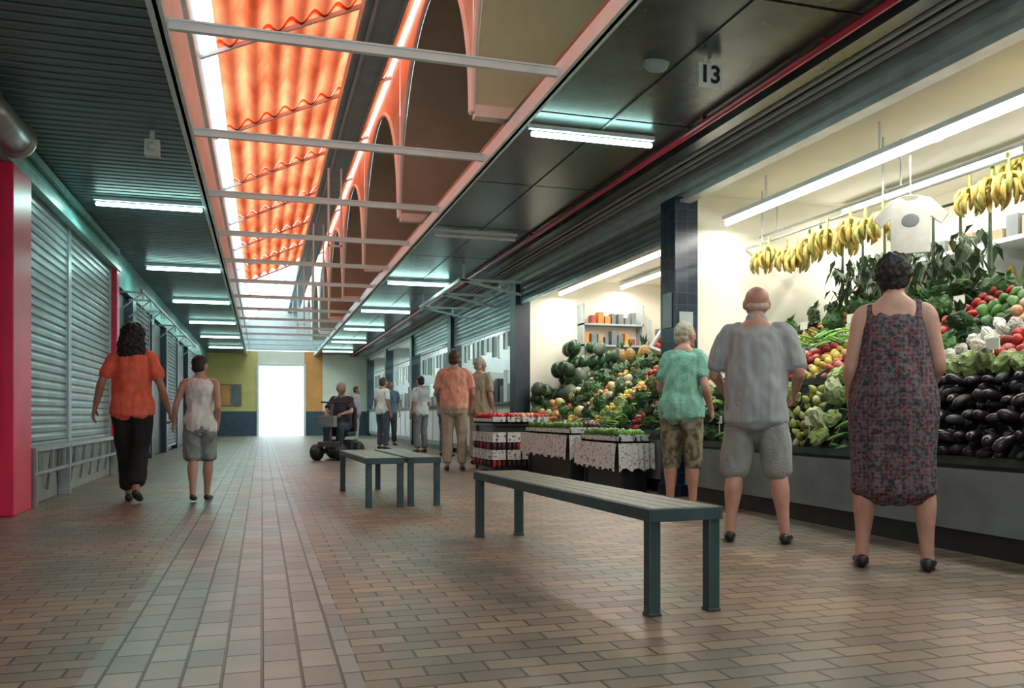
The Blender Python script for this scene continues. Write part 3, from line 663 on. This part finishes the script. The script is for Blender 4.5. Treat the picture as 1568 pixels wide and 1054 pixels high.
for i,(a,b) in enumerate([(13.45,17.9),(18.35,22.9),(23.35,27.9),(28.35,32.9)]):
    e=empty('shop_counter');mb=MB();mb.box(4.0,4.6,a,b,.1,1.0);mb.box(4.05,4.55,a,b,0,.1,1);mb.box(3.95,4.62,a,b,1.0,1.04,1)
    for y in np.arange(a,b-.5,.9): mb.box(3.985,4.0,y+.05,y+.82,.2,.92,2)
    obj('cabinet',mb,[M['lgrey'],M['grey'],M['white']],e)
    mb=MB();
    for y in np.arange(a+.3,b-.2,.3): mb.box(4.1,4.5,y,y+rnd(.15,.27),1.04,1.04+rnd(.12,.6),random.randrange(5))
    obj('goods',mb,[M['white'],M['grey'],M['wood'],M['lgrey'],M['black']],e,bevel=.01)
    e=empty('wall_shelving');mb=MB()
    for z in(.9,1.4,1.9,2.4): mb.box(6.2,6.58,a,b,z,z+.03)
    for y in np.linspace(a,b-.04,5): mb.box(6.2,6.58,y,y+.04,0,2.5)
    obj('shelves',mb,M['lgrey'],e);mb=MB()
    for z in(.93,1.43,1.93):
        for y in np.arange(a+.1,b-.2,.22): mb.box(6.25,6.5,y,y+rnd(.1,.18),z,z+rnd(.15,.38),random.randrange(4))
    obj('stock',mb,[M['white'],M['black'],PM['orange'],M['teal']],e)
    mb=MB()
    for y in np.arange(a+.3,b-.1,.38):
        h=rnd(.25,.55);mb.box(4.2,4.26,y,y+rnd(.12,.26),2.3-h,2.3,random.randrange(3));mb.beam((4.23,y+.06,2.3),(4.23,y+.06,2.45),.008,.008,1)
    mb.tube([(4.23,a,2.45),(4.23,b,2.45)],[.012,.012],sub=1,seg=6,mi=1)
    obj('hanging_goods',mb,[M['white'],M['grey'],M['lgrey']])
# ------------------------------------------------------------------ people
def nrm(v): v=np.array(v,float);return v/np.linalg.norm(v)
def hand(mb,w,d,s,n,curl=.45,k=1.0):
    w=np.array(w,float);d=nrm(d);s=np.array(s,float);s=nrm(s-d*s.dot(d));nn=np.cross(d,s);n=nn if nn.dot(n)>0 else -nn
    mb.tube([w-d*.02*k,w+d*.02*k,w+d*.055*k,w+d*.088*k],[(.026*k,.019*k),(.031*k,.018*k),(.04*k,.016*k),(.037*k,.012*k)],side=s,seg=12,sub=3)
    for i,L in enumerate((.066,.076,.070,.054)):
        b=w+d*.084*k+s*(.028-.0185*i)*k;pts=[b-d*.015*k];ang=0;p=b.copy();pts.append(p.copy())
        sp=s*(.10-.06*i)
        for fr in(.45,.32,.23):
            ang+=curl*(.7+.12*i);dd=nrm(d*math.cos(ang)+n*math.sin(ang)+sp*math.cos(ang));p=p+dd*L*k*fr;pts.append(p.copy())
        mb.tube(pts,[.0085*k,.0088*k,.0082*k,.0076*k,.006*k],side=s,seg=8,sub=2)
    b=w+d*.022*k+s*.022*k;d1=nrm(d*.7+s*.75+n*.3);d2=nrm(d*.9+s*.3+n*.4)
    mb.tube([b,b+d1*.035*k,b+d1*.035*k+d2*.028*k,b+d1*.035*k+d2*.05*k],[.014*k,.0115*k,.010*k,.007*k],side=n,seg=8,sub=2)
def human(name,loc,heading,H,skin,top,bottom,shoes,haircol,hairst='short',fat=1.0,female=False,lean=0.0,turn=0,nod=0,
          arms=None,legs=None,sleeve=.55,bottom_to=.45,hem=None,dress=False,seed=0,pz=.92,tail=0,collar=False,shw=1.0,loose=None):
    k=H/1.7;e=empty(name,loc,-math.radians(heading))
    A=arms or {};G=legs or {}
    dz=pz-.92
    sh=(.150 if female else .172)*shw
    shz=1.378+dz
    neck=np.array((0,lean+.0,1.45+dz));hc=np.array((0,lean+.03+nod*.5,1.585+dz-nod*.3))
    f=fat
    tp=[(0,0,pz-.07),(0,-.01,pz),(0,lean*.3,pz+.18),(0,lean*.7+.005,pz+.36),(0,lean-.005,pz+.455),(0,lean-.01,pz+.51),(0,lean,pz+.555)]
    tr=[(.13,.10),(.165,.118),(.128*f,.10*f),(.150,.112),(.150,.088),(.10,.066),(.055,.055)]
    if female: tr[1]=(.172,.122);tr[2]=(.122*f,.095*f);tr[3]=(.138,.11);tr[4]=(.138,.085)
    tr=[(a*(1+.6*(f-1)),b*(1+.6*(f-1))) for a,b in tr];tr[-1]=(.055,.056)
    B=MB();B.tube(tp,tr,seg=20)
    B.tube([neck-(0,0,.06),neck+(0,.005,.03),hc-(0,.01,.02)],[.066,.054,.055],seg=14)
    Rz=np.array(Matrix.Rotation(math.radians(-turn),3,'Z'))
    hp=lambda p: hc+Rz@np.array(p,float)
    def hs(x,y,z):
        j=max(0,-z);return (x*(1-.28*j*j)*.074,(y*(1-.12*j)+.10*j*(1 if y>0 else .0))*.093,z*.112)
    V,F=sphere_t(24,18,hs);B.add((V@Rz.T)+hc,F)
    B.ell(hp((0,-.012,.036)),(.0775,.092,.079),0,SPH,Rz)
    B.tube([hp((0,.088,.025)),hp((0,.106,-.008)),hp((0,.113,-.024)),hp((0,.096,-.034))],[.008,.011,.013,.008],seg=8,sub=2)
    B.tube([hp((0,.07,-.085)),hp((0,.085,-.095))],[.028,.018],seg=8,sub=2)
    for sx in(-1,1): B.ell(hp((sx*.081,-.005,-.005)),(.013,.022,.036),0,LOW,Rz)
    def arm(side):
        el,wr=A.get(side,((.225,-.02,1.11),(.24,.04,.875)));sx=-1 if side=='L' else 1
        el=np.array((el[0]*sx,el[1],el[2]+dz));wr=np.array((wr[0]*sx,wr[1],wr[2]+dz));s0=np.array((sx*sh,lean,shz));return s0,el,wr,sx
    af=1+.35*(f-1)
    for side in'LR':
        s0,el,wr,sx=arm(side);u=el-s0;fo=wr-el
        B.tube([s0+(-sx*.07,0,.028),s0+(-sx*.01,0,.004),s0+u*.15,s0+u*.4,el,el+fo*.3,wr,wr+fo*.05],[.035*af,.047*af,.051*af,.045*af,.036*af,.038*af,.025,.023],seg=12)
    def leg(side):
        kn,an=G.get(side,((.10,.01,.485),(.105,-.01,.085)));sx=-1 if side=='L' else 1
        return np.array((sx*.088,0,pz-.05)),np.array((kn[0]*sx,kn[1],kn[2])),np.array((an[0]*sx,an[1],an[2])),sx
    FT=MB()
    for side in'LR':
        h,kn,an,sx=leg(side);u=kn-h;sk=an-kn
        bk=np.array((0,-.014,0))
        B.tube([h+(0,0,.02),h+u*.3,kn-u*.05,kn+sk*.05,kn+sk*.32+bk,kn+sk*.7,an,an-(0,0,.03)],[.092,.084*(1+.3*(f-1)),.057,.052,.059,.042,.034,.036],seg=14)
        hx=an+np.array((0,-.05,-.045));tx=an+np.array((sx*.02,.16,-.062))
        if an[2]>.1:
            hx=an+np.array((0,-.04,-.05));tx=np.array((an[0]+sx*.01,an[1]+.15,.03))
        if pz<.8: tx=an+np.array((sx*.02,.16,-.045))
        FT.tube([hx,an+(0,.0,-.045),(hx+tx)/2+(0,.03,0),tx],[(.030,.032),(.037,.038),(.043,.028),(.034,.018)],side=(1,0,0),seg=12)
    sc=lambda mbx:[v.__imul__(k) for v in mbx.v]
    sc(B);o=obj('body',B,skin,e);remesh(o,.010,3)
    sc(FT);o=obj('shoes',FT,shoes,e);remesh(o,.008,2)
    for side,nm in(('L','hand_left'),('R','hand_right')):
        s0,el,wr,sx=arm(side);d=nrm(wr-el);hm=MB()
        tv=A.get('thumb'+side,(0,1,0));nv=A.get('palm'+side,(-sx,0,0));hd=A.get('dir'+side,None)
        if hd is not None: d=nrm(hd)
        hand(hm,wr,d,tv,nv,A.get('curl'+side,.4),1.0);sc(hm);o=obj(nm,hm,skin,e);remesh(o,.0038,1)
    fm=MB()
    for sx in(-1,1):
        fm.ell(hp((sx*.031,.079,.012)),(.014,.010,.009),0,LOW,Rz);fm.ell(hp((sx*.031,.087,.012)),(.006,.004,.006),1,LOW,Rz)
        fm.tube([hp((sx*.015,.09,.032)),hp((sx*.032,.088,.037)),hp((sx*.05,.074,.03))],[.003,.004,.003],seg=6,sub=2,mi=3)
    fm.tube([hp((-.024,.083,-.058)),hp((0,.094,-.058)),hp((.024,.083,-.058))],[.003,.007,.003],seg=8,sub=2,mi=2)
    sc(fm);obj('face',fm,[M['eye'],M['iris'],M['lip'],haircol],e,smooth=True)
    hm=MB()
    if hairst=='bald':
        hm.ell(hp((0,-.040,-.024)),(.0765,.0600,.042),0,SPH,Rz)
    else:
        hm.ell(hp((0,-.02,.028)),(.086,.098,.098),0,SPH,Rz)
        hm.ell(hp((0,-.045,-.03)),(.078,.066,.062),0,SPH,Rz)
        if hairst=='long':
            hm.ell(hp((0,-.035,.0)),(.112,.105,.125),0,SPH,Rz)
            hm.tube([hp((0,-.05,0)),hp((0,-.075,-.10)),hp((0,-.085,-.2)),hp((0,-.08,-.28))],[(.10,.07),(.125,.065),(.115,.05),(.07,.03)],seg=16)
        if hairst=='curly': hm.ell(hp((0,-.03,.025)),(.094,.100,.106),0,SPH,Rz)
    sc(hm);o=obj('hair',hm,haircol,e)
    remesh(o,.007,1,amp=.002 if hairst=='bald' else (.014 if hairst in('long','curly') else .006),freq=(34,34,34))
    sm=MB()
    if dress:
        hz=hem
        pts=[(0,-.005,hz),(0,-.008,hz+.2),(0,-.01,pz-.02),(0,lean*.3,pz+.18),(0,lean*.7,pz+.36),(0,lean,pz+.43),(0,lean-.005,pz+.485)]
        rr=[(.215,.165),(.212,.165),(.205*(.5+.5*f),.165*(.5+.5*f)),(.162*f,.14*f),(.165,.138),(.145,.112),(.10,.085)]
        sm.tube(pts,rr,seg=24)
        for sx in(-1,1): sm.tube([(sx*.10,lean+.06,pz+.42),(sx*.102,lean-.005,pz+.506),(sx*.10,lean-.07,pz+.42)],[(.038,.018)]*3,side=(1,0,0),seg=8)
    else:
        hz=hem or pz-.06
        pts=[(0,-.005,hz),(0,-.008,pz+.02),(0,lean*.3,pz+.18),(0,lean*.7,pz+.36),(0,lean-.005,pz+.458),(0,lean-.01,pz+.515)]
        wv=.02+.03*max(0,f-.9)
        rr=[(tr[1][0]+.022,tr[1][1]+.03),(tr[1][0]+.018,tr[1][1]+.028),(tr[2][0]+wv+.012,tr[2][1]+wv),(tr[3][0]+.024,tr[3][1]+.018),(tr[4][0]+.014,tr[4][1]+.016),(.088,.072)]
        sm.tube(pts,rr,seg=24)
        if sleeve>0:
            for side in'LR':
                s0,el,wr,sx=arm(side);u=el-s0;t=min(sleeve,1)
                pp=[s0+(-sx*.075,0,.034),s0+(-sx*.01,0,.006),s0+u*.18,s0+u*(.18+.5*(t-.18)),s0+u*t];rd=[.044*af,.057*af,.062*af,.062*af,(.064 if sleeve<.9 else .056)*af]
                if sleeve>1: fo=wr-el;pp+=[el+fo*.5,el+fo*(sleeve-1)];rd+=[.05,.04]
                sm.tube(pp,rd,seg=14)
        if collar: sm.tube([(0,lean-.0,pz+.515),(0,lean+.0,pz+.56)],[(.072,.068),(.064,.062)],seg=16)
    sc(sm);o=obj('dress' if dress else 'shirt',sm,top,e);remesh(o,.010,2,amp=.019 if not dress else .018,freq=(12,12,6) if not dress else (13,13,1.8),seed=seed)
    if not dress:
        pm=MB();lo=loose if loose is not None else (.022 if bottom_to<.95 else .014)
        pm.tube([(0,-.005,pz-.1),(0,-.01,pz-.02),(0,-.004,pz+.08)],[(tr[0][0]+.035,tr[0][1]+.03),(tr[1][0]+.012,tr[1][1]+.014),(tr[2][0]+.02,tr[2][1]+.02)],seg=20)
        for side in'LR':
            h,kn,an,sx=leg(side);u=kn-h;sk=an-kn;bt=bottom_to
            pp=[h+(0,0,.03),h+u*.35,h+u*.75];rd=[.10+lo*.2,.086+lo*.6,.070+lo]
            if bt>.5: pp+=[kn,kn+sk*.5*(bt-.5)*2,kn+sk*(bt-.5)*2];rd+=[.062+lo,.056+lo*1.1,(.050+lo*1.1)]
            else: pp=[h+(0,0,.03),h+u*.4,h+u*(bt*2)];rd=[.10,.088+lo*.7,.078+lo]
            pm.tube(pp,rd,seg=16)
        sc(pm);o=obj('trousers' if bottom_to>.8 else 'shorts',pm,bottom,e);remesh(o,.010,2,amp=.012,freq=(12,12,5),seed=seed+9)
    return e
hair_d=mat('hair_dark',(.012,.009,.008),.6,0,.5,30);hair_g=mat('hair_grey',(.36,.31,.27),.6,0,.3,30);hair_b=mat('hair_brown',(.05,.028,.015),.6,0,.5,30);hair_bl=mat('hair_ash_blond',(.42,.37,.29),.6,0,.3,30)
hair_th=mat('hair_thin_grey',(.46,.33,.28),.6,0,.2,40)
C_=lambda n,c,**k: mat(n,c,.85,0,k.pop('var',.15),k.pop('scale',12),bump=.4,bscale=90)
blackc=C_('black_cloth',(.010,.010,.012));shoe_b=mat('black_leather',(.012,.012,.013),.4)
human('walking_woman',(-1.16,8.5,0),2,1.68,M['skin2'],C_('coral_blouse',(.80,.15,.09)),blackc,shoe_b,hair_d,'long',fat=1.02,female=True,lean=.02,
  arms={'L':((.25,-.06,1.14),(.315,-.02,.90)),'R':((.25,-.03,1.12),(.32,.05,.86)),'curlR':.9},
  legs={'L':((.07,.08,.49),(.055,.15,.085)),'R':((.07,.0,.50),(.065,-.20,.15))},sleeve=.75,bottom_to=.93,hem=.84,seed=3)
human('walking_boy',(-.56,8.42,0),6,1.38,M['skin'],C_('white_tank_top',(.70,.73,.73)),C_('grey_shorts',(.22,.25,.26),var=.4),shoe_b,hair_d,'short',fat=.95,turn=28,
  arms={'L':((.25,-.05,1.14),(.30,.05,.93)),'R':((.21,-.08,1.11),(.19,.04,.91))},
  legs={'L':((.08,.00,.49),(.06,-.12,.11)),'R':((.08,.08,.49),(.05,.16,.085))},sleeve=0,bottom_to=.47,hem=.84,seed=5)
M['shirt_s']=mix2('striped_shirt',(.27,.295,.31),(.32,.345,.36),'wave',26,.85,.35,.65,'X')
human('elderly_man',(3.03,4.70,0),36,1.66,M['skin3'],M['shirt_s'],C_('stone_shorts',(.26,.275,.26)),shoe_b,hair_th,'bald',fat=1.16,lean=.05,turn=-14,nod=.03,shw=1.06,
  arms={'L':((.27,.05,1.12),(.24,.26,1.03)),'R':((.27,-.0,1.12),(.24,.20,.99)),'thumbL':(0,0,1),'thumbR':(0,0,1),'curlL':.8},
  legs={'L':((.13,.02,.485),(.165,0,.085)),'R':((.14,.02,.485),(.18,.0,.085))},sleeve=.9,bottom_to=.55,hem=.80,collar=True,seed=11,loose=.03)
M['dressm']=mix2('plaid_dress',(.012,.018,.026),(.085,.10,.11),'noise',46,.85,.42,.6,c3=(.36,.05,.08),thr=.9)
human('woman_in_plaid_dress',(3.22,3.69,0),40,1.68,M['skin3'],M['dressm'],blackc,shoe_b,hair_d,'curly',fat=1.12,female=True,turn=10,shw=1.05,lean=.03,nod=.02,
  arms={'L':((.215,-.0,1.10),(.215,.10,.87)),'R':((.215,.02,1.10),(.16,.19,.93))},
  legs={'L':((.14,.0,.485),(.16,0,.085)),'R':((.14,.0,.485),(.16,0,.085))},dress=True,hem=.42,seed=21)
M['camo']=mix2('patterned_shorts',(.07,.07,.04),(.24,.22,.15),'noise',16,.85,.42,.58)
human('elderly_woman',(3.42,6.42,0),48,1.62,M['skin3'],C_('mint_tshirt',(.19,.42,.335)),M['camo'],shoe_b,hair_bl,'short',fat=1.1,female=True,turn=30,lean=.06,nod=.03,shw=1.0,
  arms={'L':((.22,.05,1.11),(.19,.25,1.0)),'R':((.22,-.02,1.11),(.22,.14,.91)),'thumbL':(0,0,1)},
  sleeve=.7,bottom_to=.62,hem=.84,seed=31)
human('man_in_salmon_shirt',(2.70,12.0,0),12,1.76,M['skin2'],C_('salmon_shirt',(.58,.27,.20)),C_('khaki_trousers',(.32,.27,.20)),shoe_b,hair_b,'short',fat=1.15,turn=10,
  arms={'L':((.25,.05,1.12),(.23,.2,.98)),'R':((.25,.0,1.12),(.24,.14,.93))},sleeve=.8,bottom_to=.95,hem=.9,seed=41,shw=1.05)
human('man_in_tan_shirt',(3.42,13.35,0),50,1.76,M['skin2'],C_('tan_shirt',(.30,.26,.18)),C_('beige_trousers',(.32,.27,.20)),shoe_b,hair_g,'short',fat=1.1,turn=20,sleeve=.8,bottom_to=.95,hem=.82,seed=43)
human('shopper',(2.75,20.0,0),60,1.70,M['skin2'],C_('white_shirt',(.7,.7,.68)),C_('blue_trousers',(.06,.08,.12)),shoe_b,hair_b,'short',sleeve=.7,bottom_to=.95,seed=45)
human('shopper',(3.3,18.0,0),-30,1.66,M['skin2'],C_('pale_blouse',(.55,.54,.56)),C_('grey_trousers',(.16,.16,.17)),shoe_b,hair_d,'short',female=True,sleeve=.9,bottom_to=.95,seed=47)
human('shopper',(3.3,22.5,0),170,1.72,M['skin2'],C_('blue_shirt',(.12,.17,.25)),C_('dark_trousers',(.04,.04,.05)),shoe_b,hair_d,'short',sleeve=.9,bottom_to=.95,seed=49)
human('shopper',(2.6,24.5,0),100,1.64,M['skin2'],C_('lilac_blouse',(.5,.42,.5)),C_('white_trousers',(.5,.5,.5)),shoe_b,hair_b,'short',female=True,sleeve=.9,bottom_to=.95,seed=53)
human('shopper',(3.45,16.2,0),80,1.68,M['skin2'],C_('grey_shirt',(.25,.27,.3)),C_('jeans',(.08,.10,.15)),shoe_b,hair_g,'short',sleeve=.9,bottom_to=.95,seed=55)
sx_,sy_,hd=1.42,15.9,205
human('scooter_rider',(sx_,sy_,0),hd,1.70,M['skin2'],C_('dark_polo',(.03,.03,.04)),C_('dark_blue_jeans',(.03,.04,.07)),shoe_b,hair_g,'short',fat=1.15,pz=.64,
  arms={'L':((.24,.14,1.16),(.16,.36,1.12)),'R':((.24,.14,1.16),(.16,.36,1.12)),'thumbL':(1,0,0),'thumbR':(-1,0,0),'curlL':.8,'curlR':.8,'palmL':(0,0,-1),'palmR':(0,0,-1)},
  legs={'L':((.12,.40,.60),(.12,.44,.235)),'R':((.12,.40,.60),(.12,.44,.235))},sleeve=.7,bottom_to=.95,seed=51,hem=.60)
e=empty('mobility_scooter',(sx_,sy_,0),-math.radians(hd))
mb=MB()
for (x,y,r,w) in((-.24,-.2,.16,.05),(.24,-.2,.16,.05),(-.22,.66,.15,.045),(.22,.66,.15,.045)):
    mb.tube([(x-w,y,r*1.0),(x+w,y,r*1.0)],[r,r],side=(0,1,0),seg=22,sub=1)
    mb.tube([(x-w-.02,y,r*1.0),(x+w+.02,y,r*1.0)],[r*.5,r*.5],side=(0,1,0),seg=16,sub=1,mi=1)
obj('wheels',mb,[M['black'],M['steel']],e,smooth=False)
mb=MB();mb.box(-.2,.2,-.3,.6,.12,.17);mb.box(-.2,.2,-.35,.0,.17,.36);mb.tube([(0,.62,.15),(0,.58,.6),(0,.48,1.02)],[.04,.035,.03],seg=10);mb.box(-.17,.17,.52,.76,.24,.34);obj('chassis',mb,mat('scooter_grey',(.06,.06,.07),.3),e,bevel=.02)
mb=MB();mb.box(-.22,.22,-.22,.24,.42,.5);mb.box(-.21,.21,-.3,-.19,.5,.98);mb.box(-.05,.05,-.1,.1,.36,.42);obj('seat',mb,M['black'],e,bevel=.03)
mb=MB();mb.tube([(-.24,.40,1.05),(0,.5,1.04),(.24,.40,1.05)],[.015]*3,side=(0,1,0),seg=8);obj('handlebar',mb,M['black'],e)
mb=MB();mb.box(-.16,.16,.66,.84,.6,.8);obj('basket',mb,M['grey'],e,bevel=.01)
# ------------------------------------------------------------------ light
W=bpy.data.worlds.new('World');S.world=W;W.use_nodes=True;bg=W.node_tree.nodes['Background'];bg.inputs[0].default_value=(.82,.95,1,1);bg.inputs[1].default_value=3.4
sl=bpy.data.lights.new('sun','SUN');sl.energy=5;sl.angle=.02;sl.color=(1,.97,.92);so=bpy.data.objects.new('sun',sl);S.collection.objects.link(so);so.rotation_euler=(math.radians(8),math.radians(-35),0)
# ------------------------------------------------------------------ camera
cd=bpy.data.cameras.new('camera');cam=bpy.data.objects.new('camera',cd);S.collection.objects.link(cam)
cd.sensor_width=36;cd.lens=1310/1600*36;cd.shift_y=110.5/1600;cd.clip_start=.05;cd.clip_end=200
cam.location=(0,0,.82);cam.rotation_euler=(math.pi/2,0,-math.radians(16.6));S.camera=cam
S.view_settings.view_transform='Standard';S.view_settings.exposure=0.05
